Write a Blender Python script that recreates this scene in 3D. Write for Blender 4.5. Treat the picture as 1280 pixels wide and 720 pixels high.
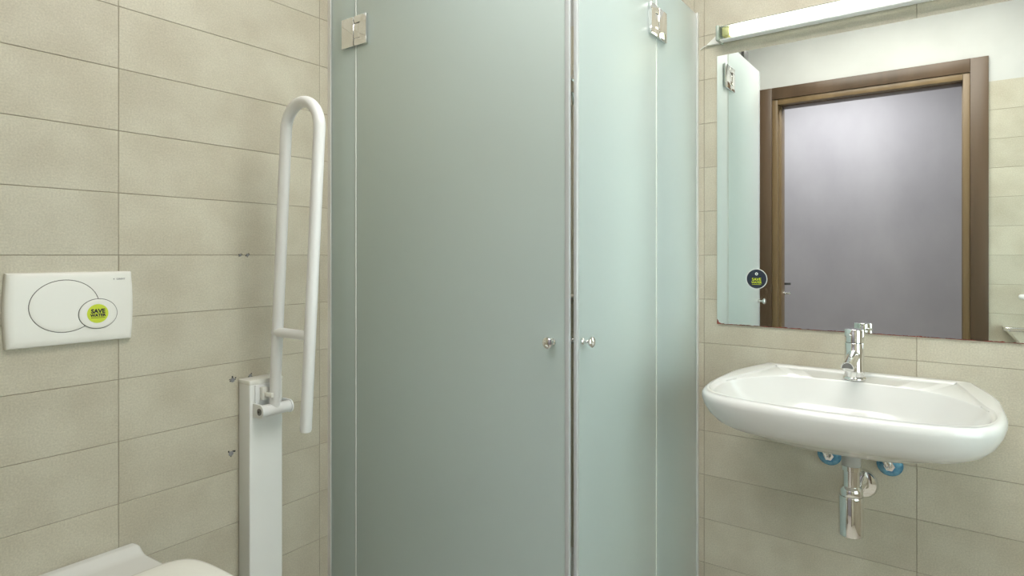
import bpy, bmesh, math, random
from mathutils import Vector, Matrix
PI = math.pi
random.seed(7)
for o in list(bpy.data.objects): bpy.data.objects.remove(o)
SC = bpy.context.scene
COL = SC.collection

# ------------------------------------------------------------ camera, world, light, exposure
EYE = 1.216
cam = bpy.data.cameras.new('camera'); camo = bpy.data.objects.new('camera', cam); COL.objects.link(camo)
camo.location = (0, 0, EYE); camo.rotation_euler = (PI/2, 0, math.radians(36.1))
cam.sensor_width = 36; cam.lens = 766/1280*36; cam.shift_y = -41/1280; cam.clip_start = 0.004
SC.camera = camo
SC.view_settings.view_transform = 'Standard'; SC.view_settings.look = 'None'
SC.view_settings.gamma = 1; SC.view_settings.use_curve_mapping = False
SC.view_settings.exposure = 0.55
w = bpy.data.worlds.new('world'); SC.world = w; w.use_nodes = True
w.node_tree.nodes['Background'].inputs[0].default_value = (.8, .85, .9, 1)
w.node_tree.nodes['Background'].inputs[1].default_value = 0.3

def area(name, loc, rot, size, power, color, sy=None):
    l = bpy.data.lights.new(name, 'AREA'); l.energy = power; l.color = color; l.size = size
    if sy: l.shape = 'RECTANGLE'; l.size_y = sy
    o = bpy.data.objects.new(name, l); o.location = loc; o.rotation_euler = rot; COL.objects.link(o); return o
CEIL = 2.70
area('ceiling_light_source', (-.30, .95, CEIL-.075), (0, 0, 0), 1.2, 10.5, (1, .95, .87), .9)
area('corridor_light_source', (-.75, -.62, CEIL-.075), (0, 0, 0), .9, 18, (.98, .97, 1), .5)
area('added_window_daylight', (.968, 1.02, 1.25), (0, -PI/2, 0), 1.3, 18, (.93, .97, 1), 1.0)  # soft light from the right, added with the unseen window
TUBE_POWER = 4.2

# ------------------------------------------------------------ room measures
LX = -1.659       # face of the left wall
MY = 2.110        # face of the mirror wall
DY = 0.137        # face of the wall with the door (mirror side)
RX = 1.00         # face of the right wall
T = 0.152         # tile course
TOP = 14*T
GX, GY = -.737, 1.262     # outer faces of the two glass sides of the shower
GZ = 2.055

# ------------------------------------------------------------ materials
def mat(name, color, rough=.5, metal=0, **kw):
    m = bpy.data.materials.new(name); m.use_nodes = True
    b = m.node_tree.nodes['Principled BSDF']
    b.inputs['Base Color'].default_value = (*color, 1); b.inputs['Roughness'].default_value = rough
    b.inputs['Metallic'].default_value = metal
    for k, v in kw.items(): b.inputs[k.replace('_', ' ')].default_value = v
    return m
def N(m, t, **kw):
    n = m.node_tree.nodes.new(t)
    for k, v in kw.items(): setattr(n, k, v)
    return n
def noisy(name, c1, c2, scale, rough=.5, bump=0, stretch=(1, 1, 1), detail=6, rnd=0., metal=0, lo=.35, hi=.65, **kw):
    m = mat(name, c1, rough, metal, **kw); nt = m.node_tree; L = nt.links.new
    b = nt.nodes['Principled BSDF']
    tc = N(m, 'ShaderNodeTexCoord'); mp = N(m, 'ShaderNodeMapping'); mp.inputs['Scale'].default_value = stretch
    oi = N(m, 'ShaderNodeObjectInfo'); mul = N(m, 'ShaderNodeMath', operation='MULTIPLY'); mul.inputs[1].default_value = 37 if rnd else 0
    L(oi.outputs['Random'], mul.inputs[0]); L(mul.outputs[0], mp.inputs['Location'])
    L(tc.outputs['Object'], mp.inputs['Vector'])
    n1 = N(m, 'ShaderNodeTexNoise'); n1.inputs['Scale'].default_value = scale; n1.inputs['Detail'].default_value = detail
    L(mp.outputs[0], n1.inputs['Vector'])
    mr = N(m, 'ShaderNodeMapRange'); mr.inputs[1].default_value = lo; mr.inputs[2].default_value = hi
    L(n1.outputs[0], mr.inputs[0])
    mx = N(m, 'ShaderNodeMix', data_type='RGBA'); mx.inputs[6].default_value = (*c1, 1); mx.inputs[7].default_value = (*c2, 1)
    L(mr.outputs[0], mx.inputs[0])
    out = mx.outputs[2]
    if rnd:
        hs = N(m, 'ShaderNodeHueSaturation'); mr2 = N(m, 'ShaderNodeMapRange')
        mr2.inputs[3].default_value = 1-rnd; mr2.inputs[4].default_value = 1+rnd
        L(oi.outputs['Random'], mr2.inputs[0]); L(mr2.outputs[0], hs.inputs['Value']); L(out, hs.inputs['Color']); out = hs.outputs[0]
    L(out, b.inputs['Base Color'])
    if bump:
        n2 = N(m, 'ShaderNodeTexNoise'); n2.inputs['Scale'].default_value = scale*14; n2.inputs['Detail'].default_value = 4
        L(mp.outputs[0], n2.inputs['Vector'])
        bp = N(m, 'ShaderNodeBump'); bp.inputs['Strength'].default_value = bump; bp.inputs['Distance'].default_value = .001
        L(n2.outputs[0], bp.inputs['Height']); L(bp.outputs[0], b.inputs['Normal'])
    return m
def tile_material():
    m = noisy('stoneware_tile', (.488, .448, .352), (.558, .525, .425), 8, .42, .45, rnd=.035)
    nt = m.node_tree; L = nt.links.new; b = nt.nodes['Principled BSDF']
    src = b.inputs['Base Color'].links[0].from_socket
    tc = N(m, 'ShaderNodeTexCoord'); n = N(m, 'ShaderNodeTexNoise'); n.inputs['Scale'].default_value = 260; n.inputs['Detail'].default_value = 3
    L(tc.outputs['Object'], n.inputs['Vector'])
    mr = N(m, 'ShaderNodeMapRange'); mr.inputs[1].default_value = .3; mr.inputs[2].default_value = .7
    mr.inputs[3].default_value = .88; mr.inputs[4].default_value = 1.09
    L(n.outputs[0], mr.inputs[0])
    hs = N(m, 'ShaderNodeHueSaturation'); L(mr.outputs[0], hs.inputs['Value']); L(src, hs.inputs['Color']); L(hs.outputs[0], b.inputs['Base Color'])
    return m
M_tile = tile_material()
M_grout = mat('grout', (.36, .32, .255), .9)
M_plaster = noisy('white_plaster', (.55, .555, .54), (.59, .595, .58), 5, .8, .1)
M_corr = noisy('lilac_grey_plaster', (.33, .32, .345), (.39, .38, .405), 2.2, .75, .1, stretch=(1, 1, .6))
M_floor = noisy('floor_tile', (.42, .39, .33), (.48, .45, .39), 8, .5, .1, rnd=.03)
M_ceram = mat('white_ceramic', (.70, .705, .69), .17, IOR=1.5, Coat_Weight=.25)
M_ceram.node_tree.nodes['Principled BSDF'].inputs['Coat Roughness'].default_value = .08
M_plast = mat('white_plastic', (.80, .80, .76), .3)
M_seat = mat('seat_plastic', (.82, .82, .77), .25)
M_enam = mat('white_enamel', (.84, .85, .85), .28)
M_post = mat('white_painted_metal', (.80, .81, .79), .38)
M_postside = M_post
M_chrome = mat('chrome', (.80, .80, .79), .06, 1)
M_brush = mat('satin_metal', (.62, .61, .59), .22, 1)
M_dark = mat('dark_gap', (.05, .05, .05), .6)
M_line = mat('dark_groove', (.09, .085, .08), .6)
M_mirror = mat('mirror_silver', (.90, .93, .905), .0, 1)
M_rust = noisy('mirror_backing', (.10, .02, .015), (.28, .06, .04), 40, .7)
M_wood = noisy('walnut_veneer', (.075, .046, .026), (.115, .072, .042), 9, .38, .1, stretch=(1, 1, .06), detail=8)
M_wood2 = noisy('light_walnut', (.15, .098, .046), (.21, .14, .068), 9, .38, .1, stretch=(1, 1, .06), detail=8)
M_green = mat('lime_print', (.56, .66, .02), .4)
M_black = mat('black_print', (.01, .01, .012), .5)
M_navy = mat('navy_print', (.022, .030, .048), .4)
M_white = mat('white_print', (.75, .77, .74), .4)
M_grey = mat('grey_print', (.25, .25, .26), .5)
M_blue = noisy('blue_film', (.03, .17, .32), (.16, .42, .58), 60, .2, .3, Coat_Weight=.6)
M_greyplast = mat('grey_plastic', (.42, .42, .40), .4)
M_seal = mat('clear_seal', (.50, .53, .54), .22)
M_seal_lit = mat('lit_edge_seal', (.74, .78, .74), .3)  # pale tone paints in the lit edge of the glass
M_alu = mat('aluminium', (.80, .80, .79), .35, .35)
M_steel = mat('dark_steel', (.25, .25, .25), .35, 1)

def frosted():
    m = bpy.data.materials.new('frosted_glass'); m.use_nodes = True; nt = m.node_tree; L = nt.links.new
    nt.nodes.remove(nt.nodes['Principled BSDF']); out = nt.nodes['Material Output']
    col = (.66, .85, .80, 1)
    df = N(m, 'ShaderNodeBsdfDiffuse'); df.inputs[0].default_value = (.72, .855, .845, 1)
    rf = N(m, 'ShaderNodeBsdfRefraction'); rf.inputs['Color'].default_value = (.96, .98, .955, 1); rf.inputs['Roughness'].default_value = .62; rf.inputs['IOR'].default_value = 1.2
    gl = N(m, 'ShaderNodeBsdfGlossy'); gl.inputs['Roughness'].default_value = .42; gl.inputs['Color'].default_value = (1, 1, 1, 1)
    m1 = N(m, 'ShaderNodeMixShader'); m1.inputs[0].default_value = .5; L(rf.outputs[0], m1.inputs[1]); L(df.outputs[0], m1.inputs[2])
    fr = N(m, 'ShaderNodeFresnel'); fr.inputs[0].default_value = 1.35
    m2 = N(m, 'ShaderNodeMixShader'); L(fr.outputs[0], m2.inputs[0]); L(m1.outputs[0], m2.inputs[1]); L(gl.outputs[0], m2.inputs[2])
    L(m2.outputs[0], out.inputs[0]); return m
M_frost = frosted()
M_clear = mat('clear_cover', (.9, .95, .92), .08, Transmission_Weight=1., IOR=1.25)
def emis(name, c, s):
    m = mat(name, c, .4); b = m.node_tree.nodes['Principled BSDF']
    b.inputs['Emission Color'].default_value = (*c, 1); b.inputs['Emission Strength'].default_value = s; return m
M_tube = emis('fluorescent_tube', (1, .97, .80), TUBE_POWER)
M_lampface = emis('ceiling_lamp_diffuser', (1, .97, .92), 3)

# ------------------------------------------------------------ helpers
def thing(name, label, cat, loc=(0, 0, 0), group=None):
    o = bpy.data.objects.new(name, None); o.location = loc; COL.objects.link(o); o.empty_display_size = .05
    o['label'] = label; o['category'] = cat
    if group: o['group'] = group
    return o
def wloc(p):
    v = Vector((0, 0, 0))
    while p is not None: v += p.location; p = p.parent
    return v
def obj(name, bm, m, parent=None, label=None, smooth=True, kind=None):
    """links a bmesh given in world coordinates"""
    if parent is not None:
        bmesh.ops.translate(bm, verts=bm.verts, vec=-wloc(parent))
    bmesh.ops.recalc_face_normals(bm, faces=bm.faces)
    me = bpy.data.meshes.new(name); bm.to_mesh(me); bm.free()
    me.materials.append(m)
    if smooth:
        me.shade_smooth()
        me.set_sharp_from_angle(angle=math.radians(38))
    o = bpy.data.objects.new(name, me); COL.objects.link(o)
    if parent is not None: o.parent = parent
    if label: o['label'] = label
    if kind: o['kind'] = kind
    return o
def struct(name, bm, m, parent=None): return obj(name, bm, m, parent, kind='structure' if parent is None else None, smooth=False)
def tag(o, label, cat, group=None):
    o['label'] = label; o['category'] = cat
    if group: o['group'] = group
    return o
def box(bm, x0, x1, y0, y1, z0, z1, bev=0, seg=2):
    r = bmesh.ops.create_cube(bm, size=1)
    for v in r['verts']:
        v.co = Vector(((x0+x1)/2 + v.co.x*(x1-x0), (y0+y1)/2 + v.co.y*(y1-y0), (z0+z1)/2 + v.co.z*(z1-z0)))
    if bev:
        es = set(e for v in r['verts'] for e in v.link_edges)
        bmesh.ops.bevel(bm, geom=list(es), offset=bev, segments=seg, profile=.5, affect='EDGES')
    return bm
def bx(*a, **k): return box(bmesh.new(), *a, **k)
def frame_of(d):
    d = Vector(d).normalized(); u = d.orthogonal().normalized()
    if abs(d.z) < .99: u = Vector((0, 0, 1)).cross(d).normalized()
    return u, d.cross(u)
def loft(bm, rings, closed=True, cap0=True, cap1=True, loop=False):
    R = [[bm.verts.new(p) for p in r] for r in rings]; n = len(R[0])
    K = len(R)
    for i in range(K if loop else K-1):
        a, b = R[i], R[(i+1) % K]
        for j in range(n if closed else n-1):
            k = (j+1) % n
            bm.faces.new((a[j], a[k], b[k], b[j]))
    if not loop and closed:
        if cap0: bm.faces.new(R[0][::-1])
        if cap1: bm.faces.new(R[-1])
    return bm
def tube(bm, pts, r, n=20, cap=True):
    pts = [Vector(p) for p in pts]; rings = []
    t = (pts[1]-pts[0]).normalized(); u, v = frame_of(t)
    for i, p in enumerate(pts):
        if i == 0: d = pts[1]-pts[0]
        elif i == len(pts)-1: d = pts[-1]-pts[-2]
        else: d = (pts[i+1]-p).normalized()+(p-pts[i-1]).normalized()
        d.normalize()
        u = (u - d*u.dot(d)).normalized(); v = d.cross(u)
        rr = r[i] if isinstance(r, (list, tuple)) else r
        rings.append([p+u*rr*math.cos(2*PI*k/n)+v*rr*math.sin(2*PI*k/n) for k in range(n)])
    return loft(bm, rings, cap0=cap, cap1=cap)
def lathe(bm, origin, axis, prof, n=28, cap0=True, cap1=True):
    """prof: list of (distance along axis, radius)"""
    o = Vector(origin); a = Vector(axis).normalized(); u, v = frame_of(a)
    rings = [[o+a*h+(u*math.cos(2*PI*k/n)+v*math.sin(2*PI*k/n))*max(r, 1e-5) for k in range(n)] for h, r in prof]
    return loft(bm, rings, cap0=cap0, cap1=cap1)
def basis(loc, right, up):
    r, u = Vector(right), Vector(up); nn = r.cross(u)
    m = Matrix((r, u, nn)).transposed().to_4x4(); m.translation = Vector(loc); return m
def text_bm(s, size, M, ext=.0002, bold=0., sx=1., align='CENTER'):
    c = bpy.data.curves.new('lettering', 'FONT'); c.body = s; c.size = size; c.extrude = ext; c.offset = bold
    c.align_x = align; c.align_y = 'CENTER'; c.resolution_u = 3
    o = bpy.data.objects.new('lettering', c); COL.objects.link(o)
    bpy.context.view_layer.update()
    dg = bpy.context.evaluated_depsgraph_get(); me = bpy.data.meshes.new_from_object(o.evaluated_get(dg))
    bpy.data.objects.remove(o); bpy.data.curves.remove(c)
    bm = bmesh.new(); bm.from_mesh(me); bpy.data.meshes.remove(me)
    for v in bm.verts: v.co.x *= sx
    bm.transform(M); return bm
def disc(M, rx, ry, h, n=40, edge=0.):
    bm = bmesh.new()
    rings = [[M @ Vector((rx*s*math.cos(2*PI*k/n), ry*s*math.sin(2*PI*k/n), z)) for k in range(n)] for s, z in ((1, 0), (1, h*(1-edge) if edge else h), (1-edge*.1, h))]
    return loft(bm, rings)
def catmull(P, m=5):
    out = []; n = len(P)
    for i in range(n):
        p0, p1, p2, p3 = P[i-1], P[i], P[(i+1) % n], P[(i+2) % n]
        for k in range(m):
            t = k/m
            out.append(tuple(.5*((2*b)+(-a+c)*t+(2*a-5*b+4*c-d)*t*t+(-a+3*b-3*c+d)*t**3) for a, b, c, d in zip(p0, p1, p2, p3)))
    return out

# ------------------------------------------------------------ the setting
struct('floor', bx(LX-.1, RX+.1, DY-.13, MY+.1, -.1, -.008), M_floor)
struct('ceiling', bx(LX-.1, RX+.1, DY-.13, MY+.1, CEIL, CEIL+.1), M_plaster)
# walls: slab of grout behind the tiles, white plaster above them
def wall(name, a, cut):
    o = struct(name, bx(*a[:4], -.1, TOP-.004), M_grout)
    p = struct('plaster_band', bx(*cut, TOP-.003, CEIL), M_plaster, o)
    return o
wl = wall('wall_left', (LX-.10, LX-.0015, DY-.13, MY+.1), (LX-.10, LX-.0005, DY-.13, MY+.1))
wb = wall('wall_back', (LX-.0015, RX+.0015, MY+.0015, MY+.1), (LX-.0005, RX+.0005, MY+.0005, MY+.1))
wr = wall('wall_right', (RX+.0015, RX+.10, DY-.13, MY+.1), (RX+.0005, RX+.10, DY-.13, MY+.1))
JL, JR, HEAD = -.915, .017, 2.154          # door opening
wd = struct('wall_front', bx(JR+.03, RX+.0015, DY-.13, DY-.0015, -.1, TOP-.004), M_grout)
struct('plaster_band', bx(JR+.03, RX+.0005, DY-.13, DY-.0005, TOP-.003, CEIL), M_plaster, wd)
struct('plaster_lintel', bx(JL-.03, JR+.03, DY-.13, DY-.0005, HEAD+.03, CEIL), M_plaster, wd)
struct('plaster_pier', bx(LX-.0015, JL-.03, DY-.13, DY-.0015, -.1, CEIL), M_plaster, wd)
G = .0008
_tiles = {}
def tile_mesh(L, H):
    k = (round(L, 4), round(H, 4))
    if k not in _tiles:
        bm = bx(-L/2+G, L/2-G, -.004, .004, -H/2+G, H/2-G, bev=.0007, seg=1)
        me = bpy.data.meshes.new('tile'); bm.to_mesh(me); bm.free(); me.materials.append(M_tile); _tiles[k] = me
    return _tiles[k]
def tiles(parent, axis, joints, face, inward, rows=range(14)):
    for a, b in zip(joints, joints[1:]):
        for r in rows:
            o = bpy.data.objects.new('tile', tile_mesh(b-a, T)); COL.objects.link(o); o.parent = parent
            c = (a+b)/2; dd = random.uniform(-.0002, .0002)
            if axis == 'y': o.location = (face-inward*(.004+dd), c, (r+.5)*T); o.rotation_euler = (0, 0, PI/2)
            else: o.location = (c, face-inward*(.004+dd), (r+.5)*T)
tiles(wl, 'y', [DY, .6433, 1.2258, GY+.012, MY], LX, 1)
tiles(wb, 'x', [LX, -1.33, GX-.012, -.7135, -.098, .518, RX], MY, -1)
tiles(wr, 'y', [DY, .74, 1.34, MY], RX, -1)
tiles(wd, 'x', [JR+.06, .42, RX], DY, 1)
tiles(wd, 'x', [LX, JL-.06], DY, 1)
# unseen window added in the right wall for light from that side
wn = bpy.data.objects.new('added_window_1', None); COL.objects.link(wn); wn.location = (RX, 1.02, 1.45); wn['kind'] = 'structure'
bm = bmesh.new()
for a in (.49, 1.50): box(bm, RX-.03, RX-.0005, a, a+.05, .55, 1.95, bev=.004)
for a in (.53, 1.92): box(bm, RX-.03, RX-.0005, .49, 1.55, a, a+.05, bev=.004)
obj('added_window_frame', bm, M_enam, wn)
obj('added_window_pane', bx(RX-.012, RX-.001, .53, 1.51, .57, 1.93), M_frost, wn)
# corridor behind the door
struct('wall_corridor', bx(-3.0, 2.0, -1.40, -1.30, -.1, CEIL), M_corr)
struct('floor_corridor', bx(-3.0, 2.0, -1.30, DY-.13, -.1, -.008), M_floor)
struct('ceiling_corridor', bx(-3.0, 2.0, -1.40, DY-.13, CEIL, CEIL+.1), M_plaster)
wc2 = struct('wall_corridor_side', bx(-3.0, LX-.10, DY-.13, DY-.03, -.1, CEIL), M_plaster)
struct('wall_corridor_end', bx(RX+.10, 2.0, DY-.13, DY-.03, -.1, CEIL), M_plaster)
struct('trim_1', bx(-3.1, -3.0, -1.4, DY-.03, -.1, CEIL), M_plaster)
struct('trim_2', bx(2.0, 2.1, -1.4, DY-.03, -.1, CEIL), M_plaster)

# ------------------------------------------------------------ door frame (seen in the mirror)
df = bpy.data.objects.new('door_1', None); COL.objects.link(df); df.location = (-.45, DY-.06, 0); df['kind'] = 'structure'
df['label'] = 'walnut door frame around an open doorway, seen in the mirror'
yb = DY-.135
CI, CO = .049, .126                        # casing edges on the right side
for s in (0, 1):
    c0, c1 = (CI, CO) if s == 0 else (JL-.109, JL-.032)
    obj('casing', bx(c0, c1, DY-.002, DY+.014, 0, 2.261, bev=.002), M_wood, df)
    j0, j1 = (JR, CI-.001) if s == 0 else (JL-.031, JL)
    obj('jamb', bx(j0, j1, DY-.045, DY+.006, 0, 2.187, bev=.0015), M_wood2, df)
    q0, q1 = (JR-.004, CI-.002) if s == 0 else (JL-.030, JL+.012)
    obj('door_stop', bx(q0, q1, yb, DY-.0455, 0, 2.186, bev=.0015), M_wood2, df)
obj('casing', bx(JL-.0315, CI-.0005, DY-.002, DY+.014, 2.188, 2.261, bev=.002), M_wood, df)
obj('jamb', bx(JL+.0005, JR-.0005, DY-.045, DY+.006, HEAD, 2.187, bev=.0015), M_wood2, df)
obj('door_stop', bx(JL+.0125, JR-.0045, yb, DY-.0455, HEAD-.004, 2.186, bev=.0015), M_wood, df)
# latch pieces on the far jamb
bm = bx(JL+.012, JL+.048, yb-.004, yb+.008, 1.026, 1.040, bev=.002); obj('latch_bolt', bm, M_dark, df, 'black latch bolt')
bm = lathe(bmesh.new(), (JL+.010, yb, .972), (1, 0, 0), [(0, .011), (.006, .011), (.008, .006), (.030, .006), (.032, .010), (.038, .010)]); obj('lock_knob', bm, M_chrome, df, 'small chrome lock knob')

# ------------------------------------------------------------ shower enclosure
se = thing('shower_enclosure', 'frosted glass corner shower enclosure with two hinged doors between the toilet and the basin', 'shower', (GX-.45, GY+.42, 0))
ST = .06           # tray height
GT = .008
JXA = -1.525       # joint between fixed glass and door, left side
JYB = 1.7497       # same, right side
# side A faces the camera (plane y = GY), side B faces the basin (plane x = GX)
obj('fixed_panel', bx(LX+.008, JXA-.0025, GY, GY+GT, ST+.012, GZ, bev=.0012), M_frost, se)
doorA = obj('glass_door', bx(JXA+.0025, -.764, GY, GY+GT, ST+.02, GZ, bev=.0012), M_frost, se, 'wide frosted glass door facing the doorway')
obj('fixed_panel', bx(GX-GT, GX, JYB+.0025, MY-.008, ST+.012, GZ, bev=.0012), M_frost, se)
doorB = obj('glass_door', bx(GX-GT, GX, GY+.022, JYB-.0025, ST+.02, GZ, bev=.0012), M_frost, se, 'narrower frosted glass door facing the basin')
def profile(p):                             # U-shaped aluminium wall channels
    bm = bmesh.new()
    if p == 'A':
        box(bm, LX+.0002, LX+.002, GY-.005, GY+.013, ST, GZ+.003)
        box(bm, LX+.002, LX+.014, GY-.005, GY-.0005, ST, GZ+.003); box(bm, LX+.002, LX+.014, GY+.0085, GY+.013, ST, GZ+.003)
    else:
        box(bm, GX-.013, GX+.005, MY-.002, MY-.0002, ST, GZ+.003)
        box(bm, GX+.0005, GX+.005, MY-.014, MY-.002, ST, GZ+.003); box(bm, GX-.013, GX-.0085, MY-.014, MY-.002, ST, GZ+.003)
    return bm
obj('wall_channel', profile('A'), M_alu, se); obj('wall_channel', profile('B'), M_alu, se)
# plastic seals; the pale joint strips paint in the lit glass edges
obj('seal_or_lit_edge', bx(-.7635, -.7515, GY-.0005, GY+GT+.0005, ST+.02, GZ, bev=.001), M_seal, se)
obj('seal_or_lit_edge', bx(GX-GT, GX+.0003, GY+.010, GY+.0215, ST+.02, GZ, bev=.001), M_seal, se)
obj('seal_or_lit_edge', bx(JXA-.0018, JXA+.0018, GY-.002, GY+GT+.001, ST+.02, GZ, bev=.0006), M_seal_lit, se)
obj('seal_or_lit_edge', bx(GX-GT-.001, GX+.002, JYB-.0018, JYB+.0018, ST+.02, GZ, bev=.0006), M_seal_lit, se)
obj('sill_strip', bx(LX+.01, GX-.02, GY-.004, GY+.012, ST+.0005, ST+.010, bev=.002), M_brush, se)
obj('sill_strip', bx(GX-.012, GX+.004, GY+.004, MY-.01, ST+.0005, ST+.010, bev=.002), M_brush, se)
def hinge(side, z0, door):
    H = .092; W = .058
    bm = bmesh.new()
    for off in (0, 1):                      # outer and inner plates
        f0, f1 = ((-.010, -.0003), (GT+.0003, GT+.010))[off]
        if side == 'A':
            box(bm, JXA-W, JXA-.002, GY+f0, GY+f1, z0, z0+H, bev=.0012)
            if off == 0:
                box(bm, JXA+.002, JXA+W, GY+f0, GY+f1, z0, z0+.022, bev=.0012)
                box(bm, JXA+.002, JXA+W, GY+f0, GY+f1, z0+H-.022, z0+H, bev=.0012)
                box(bm, JXA+.029, JXA+W, GY+f0, GY+f1, z0+.0215, z0+H-.0215)
                box(bm, JXA-.001, JXA+.0275, GY+f0+.0015, GY+f1, z0+.0235, z0+H-.0235, bev=.0012)
            else: box(bm, JXA+.002, JXA+W, GY+f0, GY+f1, z0, z0+H, bev=.0012)
        else:
            box(bm, GX-f1, GX-f0, JYB+.002, JYB+W, z0, z0+H, bev=.0012)
            if off == 0:
                box(bm, GX-f1, GX-f0, JYB-W, JYB-.002, z0, z0+.022, bev=.0012)
                box(bm, GX-f1, GX-f0, JYB-W, JYB-.002, z0+H-.022, z0+H, bev=.0012)
                box(bm, GX-f1, GX-f0, JYB-W, JYB-.029, z0+.0215, z0+H-.0215)
                box(bm, GX-f1, GX-f0-.0015, JYB-.0275, JYB+.001, z0+.0235, z0+H-.0235, bev=.0012)
            else: box(bm, GX-f1, GX-f0, JYB-W, JYB-.002, z0, z0+H, bev=.0012)
    obj('hinge', bm, M_chrome, door)
for z0 in (1.868, .10): hinge('A', z0, doorA); hinge('B', z0, doorB)
KP = [(0, .0075), (.004, .0078), (.006, .0055), (.013, .0045), (.018, .006), (.022, .0115), (.026, .0135), (.029, .0135), (.0315, .010), (.0325, .0)]
obj('knob', lathe(bmesh.new(), (-.796, GY-.0001, 1.006), (0, -1, 0), KP), M_chrome, doorA)
obj('knob', lathe(bmesh.new(), (-.796, GY+GT+.0001, 1.006), (0, 1, 0), KP), M_chrome, doorA)
obj('knob', lathe(bmesh.new(), (GX+.0001, GY+.036, 1.008), (1, 0, 0), KP), M_chrome, doorB)
obj('knob', lathe(bmesh.new(), (GX-GT-.0001, GY+.036, 1.008), (-1, 0, 0), KP), M_chrome, doorB)
bm = bmesh.new(); box(bm, GX-GT-.014, GX-GT-.0003, 1.43, 1.49, GZ-.02, GZ+.05, bev=.001)
obj('glass_clip', bm, M_steel, se)
# shower tray, riser rail and mixer inside
tr = thing('shower_tray', 'low white shower tray on the floor inside the glass enclosure', 'shower tray', (GX-.46, GY+.42, 0))
x0, x1, y0, y1 = LX+.002, GX+.02, GY-.02, MY-.002
def rr(x0, x1, y0, y1, z, r, n=6):
    P = []
    for cx, cy, a in ((x1-r, y1-r, 0), (x0+r, y1-r, PI/2), (x0+r, y0+r, PI), (x1-r, y0+r, 3*PI/2)):
        for k in range(n+1): P.append((cx+r*math.cos(a+PI/2*k/n), cy+r*math.sin(a+PI/2*k/n), z))
    return P
bm = loft(bmesh.new(), [rr(x0, x1, y0, y1, -.008, .01), rr(x0, x1, y0, y1, ST-.006, .01), rr(x0+.004, x1-.004, y0+.004, y1-.004, ST-.0005, .012),
    rr(x0+.05, x1-.05, y0+.05, y1-.05, ST-.001, .03), rr(x0+.07, x1-.07, y0+.07, y1-.07, ST-.03, .03), rr(x0+.3, x1-.3, y0+.3, y1-.3, ST-.035, .03)])
obj('basin', bm, M_ceram, tr)
obj('drain', lathe(bmesh.new(), ((x0+x1)/2, (y0+y1)/2, ST-.0349), (0, 0, 1), [(0, .045), (.002, .045), (.003, .03), (.0032, 0)]), M_chrome, tr)
sh = thing('shower_set', 'chrome shower mixer and riser rail on the wall behind the frosted glass', 'shower head', (-1.2, MY, 1.1))
bm = tube(bmesh.new(), [(-1.32, MY-.055, 1.05), (-1.08, MY-.055, 1.05)], .022); 
for xx in (-1.275, -1.125): tube(bm, [(xx, MY-.001, 1.05), (xx, MY-.05, 1.05)], .016)
obj('mixer', bm, M_chrome, sh)
bm = tube(bmesh.new(), [(-1.2, MY-.05, 1.25), (-1.2, MY-.05, 1.93)], .010)
for zz in (1.27, 1.91): tube(bm, [(-1.2, MY-.001, zz), (-1.2, MY-.055, zz)], .012)
obj('riser_rail', bm, M_chrome, sh)
obj('hand_shower', lathe(bmesh.new(), (-1.2, MY-.10, 1.88), (0, -.5, -1), [(0, .012), (.012, .045), (.024, .05), (.03, .046), (.031, 0)]), M_chrome, sh)
bm = tube(bmesh.new(), [(-1.2, MY-.055, 1.80), (-1.2, MY-.075, 1.84), (-1.2, MY-.10, 1.885)], .012)
obj('handle', bm, M_chrome, sh)

# ------------------------------------------------------------ wash basin
CX = -.240; RZ = .866
O_ = [(0, 0), (.14, 0), (.262, 0), (.282, .028), (.318, .17), (.326, .29), (.325, .42), (.303, .515), (.243, .572), (.13, .597), (0, .602)]
S_ = [(0, .026), (.12, .026), (.222, .028), (.238, .046), (.284, .285), (.303, .36), (.303, .447), (.280, .520), (.225, .562), (.12, .582), (0, .586)]
W_ = [(0, .135), (.085, .140), (.163, .158), (.222, .195), (.281, .288), (.297, .36), (.297, .443), (.274, .513), (.219, .554), (.12, .573), (0, .577)]
def sym(P): return P + [(-u, d) for u, d in P[-2:0:-1]]
def ring(P, z, inset=0, keepback=False, cd=.30):
    out = []
    for u, d in catmull(sym(P), 6):
        if not keepback: d = max(d, .002)
        k = inset
        uu = u*(1-k/.326); dd = cd+(d-cd)*(1-k/.30)
        if keepback:
            wgt = min(1, max(0, d/.15)); dd = max(d, 0)+(dd-d)*wgt if d > 0 else 0
        out.append((CX+uu, MY-.001-max(dd, 0), z))
    return out
wb_t = thing('wash_basin', 'white ceramic wall-hung wash basin under the mirror', 'basin', (CX, MY, .75))
R = []
for z, i in ((.720, .22), (.728, .17), (.747, .12), (.762, .085), (.772, .056), (.786, .033), (.805, .016), (.826, .005), (.843, .0), (.853, .0), (.860, .0035), (.8645, .009), (.866, .016)):
    R.append(ring(O_, z, i, True))
R.append(ring(S_, .8655, -.006)); R.append(ring(S_, .8645, -.002)); R.append(ring(S_, .8605, .001)); R.append(ring(S_, .8590, .003))
R.append(ring(W_, .8578, -.001)); R.append(ring(W_, .8568, .0012)); R.append(ring(W_, .8540, .0032))
for z, i in ((.848, .0065), (.836, .014), (.815, .030), (.79, .045), (.767, .07), (.752, .11), (.743, .16), (.739, .22), (.738, .28)):
    R.append(ring(W_, z, i, cd=.34))
obj('bowl', loft(bmesh.new(), R), M_ceram, wb_t)
obj('drain', lathe(bmesh.new(), (CX, MY-.34, .7386), (0, 0, 1), [(0, .03), (.003, .031), (.005, .026), (.006, .0)]), M_chrome, wb_t)
for s in (-1, 1):
    obj('mounting_bolt', lathe(bmesh.new(), (CX+s*.14, MY-.018, .712), (0, 0, 1), [(0, .008), (.02, .008), (.021, .004), (.05, .004)], n=8), M_brush, wb_t)

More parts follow.
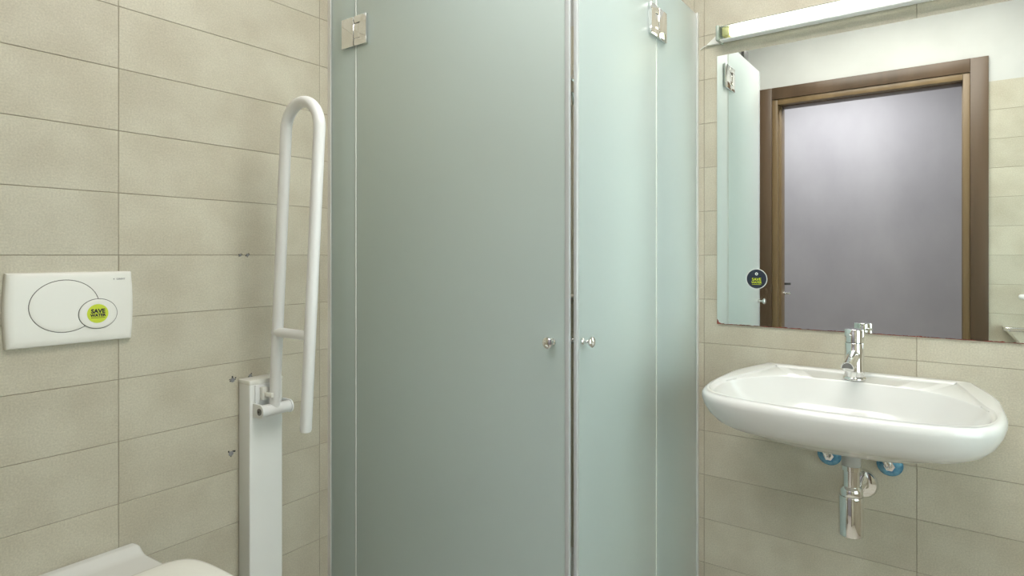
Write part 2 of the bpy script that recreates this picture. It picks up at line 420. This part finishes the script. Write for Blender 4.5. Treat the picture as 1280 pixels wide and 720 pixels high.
# ------------------------------------------------------------ faucet
FX, FY, FZ = -.243, MY-.105, .8605
fa = thing('faucet', 'chrome single-lever faucet on the back ledge of the basin', 'tap', (FX, FY, FZ))
obj('base_ring', lathe(bmesh.new(), (FX, FY, FZ-.001), (0, 0, 1), [(0, .030), (.004, .0305), (.007, .029), (.009, .0255)], n=40), M_chrome, fa)
obj('body', lathe(bmesh.new(), (FX, FY, FZ+.008), (0, 0, 1), [(0, .0258), (.095, .0246), (.0965, .0235)], n=40), M_chrome, fa)
obj('lever_head', lathe(bmesh.new(), (FX, FY, FZ+.1050), (0, 0, 1), [(0, .0235), (.001, .0248), (.036, .0248), (.038, .0235), (.0385, 0)], n=40), M_chrome, fa)
# D-section spout, open rounded top, flat underside
def dsec(c, r, flat, dirv):
    d = Vector(dirv).normalized(); side = Vector((1, 0, 0)); up = side.cross(d) if side.cross(d).z > 0 else d.cross(side)
    P = []
    for k in range(17):
        a = PI*k/16; P.append(Vector(c)+side*r*math.cos(a)+up*r*math.sin(a)*1.12)
    for k in range(1, 6): P.append(Vector(c)+side*(-r+2*r*k/6)-up*flat*math.sin(PI*k/6))
    return P
dv = Vector((0, -1, -.12))
P0 = Vector((FX, FY-.008, FZ+.068)); P1 = Vector((FX, FY-.136, FZ+.049))
bm = loft(bmesh.new(), [dsec(P0, .0165, .009, dv), dsec(P0.lerp(P1, .5), .0162, .005, dv), dsec(P1, .0160, .001, dv)])
sp = obj('spout', bm, M_chrome, fa)
obj('aerator', lathe(bmesh.new(), (FX, P1.y+.020, P1.z+.003), (0, 0, -1), [(0, .014), (.011, .014), (.012, .011), (.0125, 0)]), M_chrome, sp)
obj('spout_end_dark', loft(bmesh.new(), [dsec(P1+Vector((0, -.0006, 0)), .0138, -.0012, dv), dsec(P1+Vector((0, .001, 0)), .0138, -.0012, dv)]), M_steel, sp, 'flat end of the spout with its dark reflection painted in')  # dark inset stands in for the dark reflected in the chrome end
obj('temperature_mark', lathe(bmesh.new(), (FX-.006, FY-.0235, FZ+.131), (-.2, -1, 0), [(0, .0052), (.0018, .0052), (.0022, .0035), (.001, .003)], n=20), M_chrome, fa)
obj('lever', tube(bmesh.new(), [(FX+.012, FY+.016, FZ+.126), (FX+.020, FY+.028, FZ+.127), (FX+.024, FY+.034, FZ+.127)], [.0045, .004, .0045], n=12), M_chrome, fa)

# ------------------------------------------------------------ bottle trap and angle valves
TX, TY = -.238, MY-.210
bt = thing('bottle_trap', 'chrome bottle trap hanging below the basin and running into the wall', 'drain trap', (TX, TY, .452))
obj('collar', lathe(bmesh.new(), (TX, TY, .642), (0, 0, 1), [(0, .0225), (.002, .0235), (.045, .0235), (.052, .020), (.066, .019)]), M_greyplast, bt, 'grey waste collar')
obj('downpipe', lathe(bmesh.new(), (TX, TY, .570), (0, 0, 1), [(0, .0205), (.058, .0205), (.060, .0245), (.072, .0245), (.0725, .02)]), M_chrome, bt)
obj('nut', lathe(bmesh.new(), (TX, TY, .560), (0, 0, 1), [(0, .0275), (.002, .0285), (.016, .0285), (.022, .025), (.026, .0215)]), M_chrome, bt)
obj('cup', lathe(bmesh.new(), (TX, TY, .450), (0, 0, 1), [(0, .0), (.0005, .027), (.003, .0305), (.106, .0315), (.110, .030)], cap0=True), M_chrome, bt)
obj('waste_pipe', tube(bmesh.new(), [(TX, TY+.018, .566), (TX, TY+.03, .556), (TX+.001, TY+.05, .540), (TX+.002, MY-.012, .533)], .0155), M_chrome, bt)
obj('wall_rosette', lathe(bmesh.new(), (TX+.002, MY-.0005, .532), (0, -1, 0), [(0, .044), (.003, .044), (.010, .039), (.012, .030), (.013, .016)], n=40), M_chrome, bt)
for i, (vx, side) in enumerate(((-.3226, -1), (-.1635, 1))):
    av = thing('angle_valve', ['chrome angle valve with blue film on its rosette, left of the bottle trap', 'chrome angle valve with blue film on its rosette, right of the bottle trap'][i], 'valve', (vx, MY, .602), 'angle valves under the basin')
    obj('rosette', lathe(bmesh.new(), (vx, MY-.0005, .602), (0, -1, 0), [(0, .0335), (.004, .034), (.009, .030), (.012, .021), (.0125, .008)], n=32), M_blue, av, 'rosette wrapped in blue film')
    obj('stem', lathe(bmesh.new(), (vx, MY-.012, .602), (0, -1, 0), [(0, .0085), (.005, .0085), (.0052, .0145), (.014, .0145), (.0142, .0075), (.030, .007), (.031, .005)], n=6), M_chrome, av)
    obj('outlet', tube(bmesh.new(), [(vx, MY-.034, .600), (vx-.008, MY-.037, .616), (vx-.016, MY-.040, .634)], [.0075, .0075, .009], n=12), M_chrome, av)
    obj('hose', tube(bmesh.new(), [(vx-.0165, MY-.040, .635), (vx-.024, MY-.046, .655), (vx-.026, MY-.052, .675), (vx-.020, MY-.056, .700)], .0055, n=10), M_brush, av)

# ------------------------------------------------------------ mirror with sticker
MX0, MX1, MZ0, MZ1 = -.6675, .30, .9825, 1.8955
mi = thing('wall_mirror', 'large frameless mirror above the basin, edge worn reddish brown', 'mirror', ((MX0+MX1)/2, MY, MZ0))
obj('backing', bx(MX0+.0002, MX1-.0002, MY-.0032, MY-.0004, MZ0-.0012, MZ1-.0002), M_rust, mi, 'reddish brown backing edge', smooth=False)
obj('glass', bx(MX0, MX1, MY-.0055, MY-.0033, MZ0, MZ1), M_mirror, mi, smooth=False)
bm = bmesh.new()                             # corroded spots along the lower edge
def spot(bm, x, w, h):
    P = []; n = 9
    for k in range(n): P.append((x+w*k/(n-1), MZ0+(h*random.uniform(.3, 1) if 0 < k < n-1 else 0.0002)))
    a = [bm.verts.new((p[0], MY-.00565, p[1])) for p in P]; b = [bm.verts.new((p[0], MY-.00565, MZ0-.0006)) for p in P]
    for k in range(n-1): bm.faces.new((a[k], a[k+1], b[k+1], b[k]))
xx = MX0
while xx < MX1-.03:
    ww = random.uniform(.015, .05); spot(bm, xx, ww, random.choice((.0015, .002, .003))); xx += ww*random.choice((1, 1, 1.3))
P = [(MX0, MZ0), (MX0+.016, MZ0), (MX0+.010, MZ0+.004), (MX0+.006, MZ0+.005), (MX0+.005, MZ0+.010), (MX0+.002, MZ0+.014), (MX0, MZ0+.016)]
bm.faces.new([bm.verts.new((a, MY-.0058, b)) for a, b in P])
obj('edge_corrosion', bm, M_rust, mi, 'reddish brown corrosion of the silvering', smooth=False)

SX, SZ = -.538, 1.138
s2 = thing('sticker', 'round dark navy sticker with lime lettering stuck on the mirror', 'sticker', (SX, MY-.006, SZ))
def MB(dz=0, dx=0, off=0): return basis((SX+dx, MY-.0059-off, SZ+dz), (1, 0, 0), (0, 0, 1))
obj('rim', disc(MB(), .0335, .0335, .0003), M_white, s2, 'pale rim')
obj('face', disc(MB(off=.0003), .0312, .0312, .0003), M_navy, s2)
obj('lettering', text_bm('SAVE', .0132, MB(-.002, 0, .0007), bold=.0003, sx=1.0), M_green, s2, 'lime word SAVE')
obj('lettering', text_bm('WATER', .0094, MB(-.0118, 0, .0007), bold=.00025, sx=1.0), M_green, s2, 'lime word WATER')
obj('underline', bx(SX-.0145, SX+.0145, MY-.0069, MY-.0066, SZ-.0190, SZ-.0178), M_green, s2)
bm = bmesh.new(); lathe(bm, (SX, MY-.0064, SZ+.0165), (0, -1, 0), [(0, .0048), (.0003, .0048)], n=20); 
em = obj('emblem', bm, M_white, s2, 'small pale round emblem')
obj('emblem_mark', text_bm('e', .0085, MB(.0168, 0, .0009), bold=.0003), M_navy, em)

# ------------------------------------------------------------ lamp above the mirror
lx0, lx1, lz0, lz1 = -.657, .26, 1.934, 1.982
la = thing('mirror_lamp', 'lit fluorescent strip lamp on the wall above the mirror', 'lamp', ((lx0+lx1)/2, MY, lz0))
obj('housing', bx(lx0+.012, lx1-.012, MY-.022, MY-.0005, lz0+.004, lz1-.002, bev=.003), M_enam, la)
def shell():
    bm = bmesh.new(); prof = []
    for k in range(13):                      # rounded box cover section (y, z)
        a = -PI/2+PI*k/12; cy, sz = math.cos(a), math.sin(a)
        prof.append((MY-.024-.036*abs(cy)**.5, (lz0+lz1)/2+(lz1-lz0)/2*(1 if sz > 0 else -1)*abs(sz)**.45))
    inn = [(y+(.0014 if y < MY-.03 else .0), (lz0+lz1)/2+(z-(lz0+lz1)/2)*.94) for y, z in prof]
    sec = prof+inn[::-1]
    loft(bm, [[(x, y, z) for y, z in sec] for x in (lx0+.012, lx1-.012)])
    return bm
obj('cover', shell(), M_clear, la, 'clear lamp cover')
obj('cover_edge', bx(lx0+.010, lx1-.010, MY-.050, MY-.018, lz0-.0015, lz0+.003, bev=.001), M_enam, la, 'white lower edge of the lamp')
obj('cover_edge', bx(lx0+.010, lx1-.010, MY-.044, MY-.018, lz1-.003, lz1+.001, bev=.001), M_enam, la, 'white upper edge of the lamp')
M_cap = mat('greenish_cap', (.55, .63, .55), .15, Transmission_Weight=.4)
for a, b in ((lx0, lx0+.013), (lx1-.013, lx1)):
    obj('end_cap', bx(a, b, MY-.058, MY-.0005, lz0-.002, lz1+.001, bev=.004), M_cap, la)
obj('fluorescent_tube', tube(bmesh.new(), [(lx0+.045, MY-.040, (lz0+lz1)/2), (lx1-.045, MY-.040, (lz0+lz1)/2)], .014), M_tube, la)
M_sock = mat('yellowed_socket', (.62, .58, .28), .4)
for a, b in ((lx0+.020, lx0+.044), (lx1-.044, lx1-.020)):
    obj('socket', bx(a, b, MY-.052, MY-.0225, lz0+.010, lz1-.008, bev=.003), M_sock, la)
bm = bmesh.new()                             # small triangular cable clip left of the lamp
loft(bm, [[(lx0-.002, y, 1.936), (lx0-.002, y, 1.972), (lx0-.046, y, 1.938)] for y in (MY-.0005, MY-.012)])
obj('cable_clip', bm, M_plast, la)
obj('cable', tube(bmesh.new(), [(lx0-.04, MY-.006, 1.940), (lx0-.055, MY-.006, 1.937), (GX+.012, MY-.005, 1.930)], .002, n=8), M_plast, la)

# ------------------------------------------------------------ flush plate
PX = LX+.0005
fp = thing('flush_plate', 'white plastic dual flush plate on the left wall above the toilet', 'flush plate', (LX, .5445, 1.012))
y0, y1, z0, z1 = .4215, .6675, 1.012, 1.176
def rrp(y0, y1, z0, z1, x, bulge, n=10):     # slightly bulging long rectangle in the wall plane
    P = []
    for k in range(n): P.append((x, y0+(y1-y0)*k/n, z0))
    for k in range(n): t = k/n; P.append((x, y1+bulge*math.sin(PI*t), z0+(z1-z0)*t))
    for k in range(n): P.append((x, y1+(y0-y1)*k/n, z1))
    for k in range(n): t = k/n; P.append((x, y0-bulge*math.sin(PI*t), z1+(z0-z1)*t))
    return P
bm = loft(bmesh.new(), [rrp(y0-.001, y1+.001, z0-.001, z1+.001, PX, .004), rrp(y0, y1, z0, z1, PX+.008, .004), rrp(y0+.002, y1-.002, z0+.002, z1-.002, PX+.0115, .0035),
    rrp(y0+.007, y1-.007, z0+.007, z1-.007, PX+.0135, .003), rrp(y0+.016, y1-.016, z0+.015, z1-.014, PX+.014, .001)])
obj('plate', bm, M_plast, fp)
FXF = PX+.014
def oval(cy, cz, ry, rz, s, off, n=64, cut=None):
    return [(FXF+off, cy+ry*s*math.cos(2*PI*k/n), cz+rz*s*math.sin(2*PI*k/n)) for k in range(n)]
B1 = (.528, 1.100, .0675, .0590); B2 = (.594, 1.078, .0395, .0345)
def groove(B, off):
    bm = bmesh.new(); return loft(bm, [oval(*B, 1.0, -.001), oval(*B, 1.0, off), oval(*B, .97, off)])
obj('button_gap', groove((B1[0], B1[1], B1[2]+.0013, B1[3]+.0013), .00015), M_line, fp, 'dark gap around the large button')
b = (B1[0], B1[1], B1[2], B1[3])
obj('button', loft(bmesh.new(), [oval(*b, 1, -.001), oval(*b, .995, .0004), oval(*b, .96, .0010), oval((b[0]), b[1], b[2], b[3], .8, .0006), oval(*b, .3, .0002)]), M_plast, fp)
obj('button_gap', groove((B2[0], B2[1], B2[2]+.0012, B2[3]+.0012), .0013), M_line, fp, 'dark gap around the small button')
obj('button', loft(bmesh.new(), [oval(*B2, 1, -.001), oval(*B2, .995, .0022), oval(*B2, .95, .0030), oval(*B2, .8, .0030), oval(*B2, .3, .0028)]), M_plast, fp)
def MF(y, z, off): return basis((FXF+off, y, z), (0, 1, 0), (0, 0, 1))
obj('lettering', text_bm('GEBERIT', .0052, MF(.6425, 1.1585, .0002), bold=.00008), M_grey, fp, 'small grey printed name')
obj('printed_mark', bx(FXF, FXF+.0003, .6265, .6290, 1.1575, 1.1600), M_grey, fp)
s1 = thing('sticker', 'round lime green sticker with black lettering stuck on the small flush button', 'sticker', (FXF+.003, .592, 1.079))
obj('face', disc(MF(.5925, 1.0785, .0030), .0222, .0222, .0004), M_green, s1)
obj('lettering', text_bm('SAVE', .0132, MF(.5930, 1.0838, .0036), bold=.0006, sx=1.0), M_black, s1, 'black word SAVE')
obj('lettering', text_bm('WATER', .0092, MF(.5930, 1.0742, .0036), bold=.00045, sx=1.0), M_black, s1, 'black word WATER')
obj('underline', bx(FXF+.0033, FXF+.0036, .5785, .6075, 1.0680, 1.0690), M_black, s1)

# ------------------------------------------------------------ toilet
tw = thing('toilet', 'white wall-hung toilet with closed lid at the left wall below the flush plate', 'toilet', (LX, .545, .1))
CY = .545
def pan(z, s=1, x1=-.965, hw=.180, back=.132):
    half = [(LX+.001, 0), (LX+.001, back*.6*s), (LX+.001, back*s), (LX+.09, (back+.004)*s), (LX+.17, (back+.02)*s), (-1.42, hw*.95*s), (-1.30, hw*s), (-1.15, hw*.97*s), (-1.05, hw*.80*s), (x1+.02, hw*.42*s), (x1, 0)]
    half = [(min(a, x1) if i < 10 else x1, b) for i, (a, b) in enumerate(half)]
    P = half+[(a, -b) for a, b in half[-2:0:-1]]
    return [(max(a, LX+.001), CY+b, z) for a, b in catmull(P, 4)]
R = [pan(.12, .55, -1.25), pan(.13, .62, -1.22), pan(.20, .70, -1.15), pan(.30, .84, -1.05), pan(.40, .95, -.985), pan(.455, 1, -.965), pan(.474, 1, -.965), pan(.480, .985, -.970), pan(.481, .95, -.98)]
obj('pan', loft(bmesh.new(), R), M_ceram, tw)
prof = [(LX+.0012, .470), (LX+.0012, .4995), (LX+.003, .5025), (LX+.020, .5030), (LX+.028, .5015), (LX+.040, .4925), (LX+.050, .4885), (LX+.062, .4870), (-1.44, .4860), (-1.436, .470)]
bm = bmesh.new(); secs = []
for yy, f in ((CY-.1335, .0), (CY-.131, .7), (CY-.126, 1), (CY+.126, 1), (CY+.131, .7), (CY+.1335, .0)):
    ex = lambda x: (.014*(x-LX)/.2)*(1 if yy > CY else -1)
    secs.append([(x, yy+ex(x), z-.004*(1-f) if z > .475 else z) for x, z in prof])
loft(bm, secs); obj('rear_ledge', bm, M_ceram, tw)
def lidc(z, s, hw=.180, x0=-1.462, x1=-.975):
    half = [(x0, 0), (x0, hw*.45), (x0+.004, hw*.70), (x0+.030, hw*.90), (x0+.10, hw*.985), (-1.22, hw*1.0), (-1.12, hw*.93), (-1.04, hw*.74), (-.99, hw*.42), (x1, 0)]
    cx = (x0+x1)/2; P = half+[(a, -b) for a, b in half[-2:0:-1]]
    return [(cx+(a-cx)*s, CY+b*s, z) for a, b in catmull(P, 5)]
obj('seat_ring', loft(bmesh.new(), [lidc(.4822, .975), lidc(.484, .985), lidc(.496, .985), lidc(.498, .97)]), M_seat, tw)
obj('lid', loft(bmesh.new(), [lidc(.4985, .975), lidc(.500, .99), lidc(.508, 1), lidc(.514, .994), lidc(.518, .975), lidc(.5205, .93), lidc(.522, .80), lidc(.5225, .4)]), M_seat, tw)
for s in (-1, 1): obj('seat_hinge', lathe(bmesh.new(), (-1.475, CY+s*.075-.02, .496), (0, 1, 0), [(0, .008), (.002, .009), (.038, .009), (.04, .008)], n=16), M_chrome, tw)

# ------------------------------------------------------------ fold-up grab rail on its post
gr = thing('fold_up_grab_rail', 'white hairpin grab rail folded upright on a square white post beside the shower', 'grab rail', (-1.63, 1.0025, 0))
obj('post', bx(LX+.0006, -1.600, .951, 1.054, 0, .8615, bev=.004, seg=3), M_post, gr)
obj('post_cap', bx(LX+.0004, -1.5990, .9500, 1.0550, .8505, .8645, bev=.004, seg=3), M_seat, gr, 'cream plastic cap')
obj('foot_plate', bx(LX+.0006, -1.56, .925, 1.08, -.006, .006, bev=.002), M_post, gr)
PXX, PZ = -1.566, .781
obj('pivot', tube(bmesh.new(), [(PXX, .967, PZ), (PXX, 1.051, PZ)], .0165, n=32), M_enam, gr)
def side_plate(y, w):
    bm = bmesh.new(); P = []
    for k in range(13): a = -PI/2+PI*k/12; P.append((PXX+.0185*math.cos(a), PZ+.0185*math.sin(a)))
    P += [(-1.5995, PZ+.0185), (-1.5995, PZ-.0185)]
    return loft(bm, [[(a, yy, b) for a, b in P] for yy in (y, y+w)])
obj('side_plate', side_plate(.960, .006), M_enam, gr); obj('side_plate', side_plate(1.0515, .005), M_enam, gr)
b_ = obj('bolt', lathe(bmesh.new(), (PXX, .9600, PZ), (0, -1, 0), [(0, .0095), (.002, .0095), (.0022, .007), (.0024, .007)], n=24), M_steel, gr, 'dark steel pivot bolt')
obj('bolt_socket', lathe(bmesh.new(), (PXX, .9576, PZ), (0, -1, 0), [(0, .0035), (.0003, .0035)], n=6), M_dark, b_)
obj('back_plate', bx(-1.6, -1.596, .966, 1.042, .765, .850, bev=.002), M_enam, gr)
obj('clip', bx(-1.5955, -1.581, .978, .998, .808, .844, bev=.002), M_seat, gr, 'cream plastic clip')
obj('clip_hook', bx(-1.5805, -1.548, .984, .993, .818, .830, bev=.002), M_seat, gr, 'cream plastic hook')
RY = 1.005; r = .0155
def lin(z): return -1.566+(z-.781)*.073       # the rail leans out from the wall a little
pts = [(PXX+.001, RY, .785), (lin(.9), RY, .9), (lin(1.2), RY, 1.2), (lin(1.553), RY, 1.553)]
c = Vector((lin(1.553)+.0745, RY, 1.556)); rad = .0745; phi = math.atan(.073)
for k in range(1, 24):
    a = PI - PI*k/24; v = Vector((rad*math.cos(a), 0, rad*math.sin(a)))
    v = Matrix.Rotation(phi, 3, 'Y') @ v; pts.append(tuple(c+v))
pts += [(lin(1.553)+.149, RY, 1.553), (lin(1.1)+.149, RY, 1.1), (lin(.75)+.149, RY, .746), (lin(.75)+.1488, RY, .741)]
rr_ = [r*.92]+[r]*(len(pts)-2)+[r*.86]
obj('hairpin_tube', tube(bmesh.new(), pts, rr_, n=28), M_enam, gr)
obj('cross_bar', tube(bmesh.new(), [(lin(1.0)-.012, RY-.002, 1.0), (lin(1.0)-.008, RY-.002, 1.0), (lin(1.0)+.142, RY, 1.0)], [.008, .0135, .0135], n=20), M_enam, gr)

# ------------------------------------------------------------ old plugs and screws left in the left wall
def plug(y, z, rad, label, two=False):
    t = thing('wall_plug', label, 'wall plug', (LX, y, z), 'old plugs left in the tiles')
    bm = lathe(bmesh.new(), (LX-.0002, y, z), (1, 0, 0), [(0, rad*1.0), (.0012, rad*.9), (.0014, rad*.45), (.0004, rad*.4)], n=10)
    obj('plug', bm, M_grey, t)
    bm = bmesh.new(); rnd = random.Random(int(y*1e4))
    for k in range(6):
        a = rnd.uniform(0, 2*PI); q = rad*rnd.uniform(.9, 1.5); cy_, cz_ = y+q*math.cos(a), z+q*math.sin(a); e = rad*rnd.uniform(.25, .45)
        bmesh.ops.create_icosphere(bm, subdivisions=1, radius=e, matrix=Matrix.Translation((LX+.0003, cy_, cz_)) @ Matrix.Diagonal((.2, 1, 1, 1)))
    obj('chipped_edge', bm, M_dark, t)
def left_at(px, py):
    dx = (px-640)/766; xc = .8079*dx-.5893; t = LX/xc; return t*(.5893*dx+.8079), EYE-(py-319)/766*t
for px, py, rad, lab in ((300.5, 319, .0032, 'small grey wall plug at eye level, left one of a close pair'), (309.5, 319, .0036, 'small grey wall plug at eye level, right one of a close pair'),
        (291, 475, .0055, 'chipped wall plug just left of the post top'), (313, 469.5, .0040, 'small chipped plug just above the post cap'),
        (289, 567, .0060, 'grey wall plug low on the tiles left of the post')):
    y, z = left_at(px, py); plug(y, z, rad*1.25, lab)

# ------------------------------------------------------------ fittings on the door wall, seen in the mirror
tl = thing('towel_rail', 'chrome towel rail with diagonal end braces, right of the door in the mirror', 'towel rail', (.35, DY, .84))
zr = .845
for k, a in ((0, .178), (1, .742)):
    q = 1 if k == 0 else -1
    bm = loft(bmesh.new(), [[(a, y, zr+.008), (a+q*.010, y, zr+.008), (a+q*.175, y, zr-.20), (a+q*.160, y, zr-.20)] for y in (DY+.0005, DY+.070)])
    obj('brace', bm, M_chrome, tl)
obj('bar', tube(bmesh.new(), [(.185, DY+.055, zr-.006), (.735, DY+.055, zr-.006)], .0125), M_chrome, tl)
obj('lower_bar', tube(bmesh.new(), [(.335, DY+.040, zr-.19), (.585, DY+.040, zr-.19)], .008), M_chrome, tl)
gh = thing('grab_bar', 'white tubular grab bar on the wall right of the door, tip seen in the mirror', 'grab rail', (.45, DY, 1.0))
obj('bar', tube(bmesh.new(), [(.243, DY+.060, 1.006), (.247, DY+.060, 1.006), (.254, DY+.060, 1.006), (.75, DY+.060, 1.006)], [.004, .010, .013, .013]), M_enam, gh)
for xx in (.32, .70): obj('bracket', tube(bmesh.new(), [(xx, DY+.0005, 1.006), (xx, DY+.055, 1.006)], .011), M_enam, gh)

# ------------------------------------------------------------ lamps on the ceilings
for lb, x, y, hx, hy in (('flat white rectangular ceiling lamp in the middle of the bathroom', -.30, .95, .62, .47), ('flat white rectangular ceiling lamp in the corridor outside', -.75, -.62, .47, .27)):
    t = thing('ceiling_lamp', lb, 'lamp', (x, y, CEIL))
    obj('frame', bx(x-hx, x+hx, y-hy, y+hy, CEIL-.045, CEIL-.0005, bev=.006), M_enam, t)
    obj('diffuser', bx(x-hx+.02, x+hx-.02, y-hy+.02, y+hy-.02, CEIL-.060, CEIL-.0455, bev=.006), M_lampface, t)
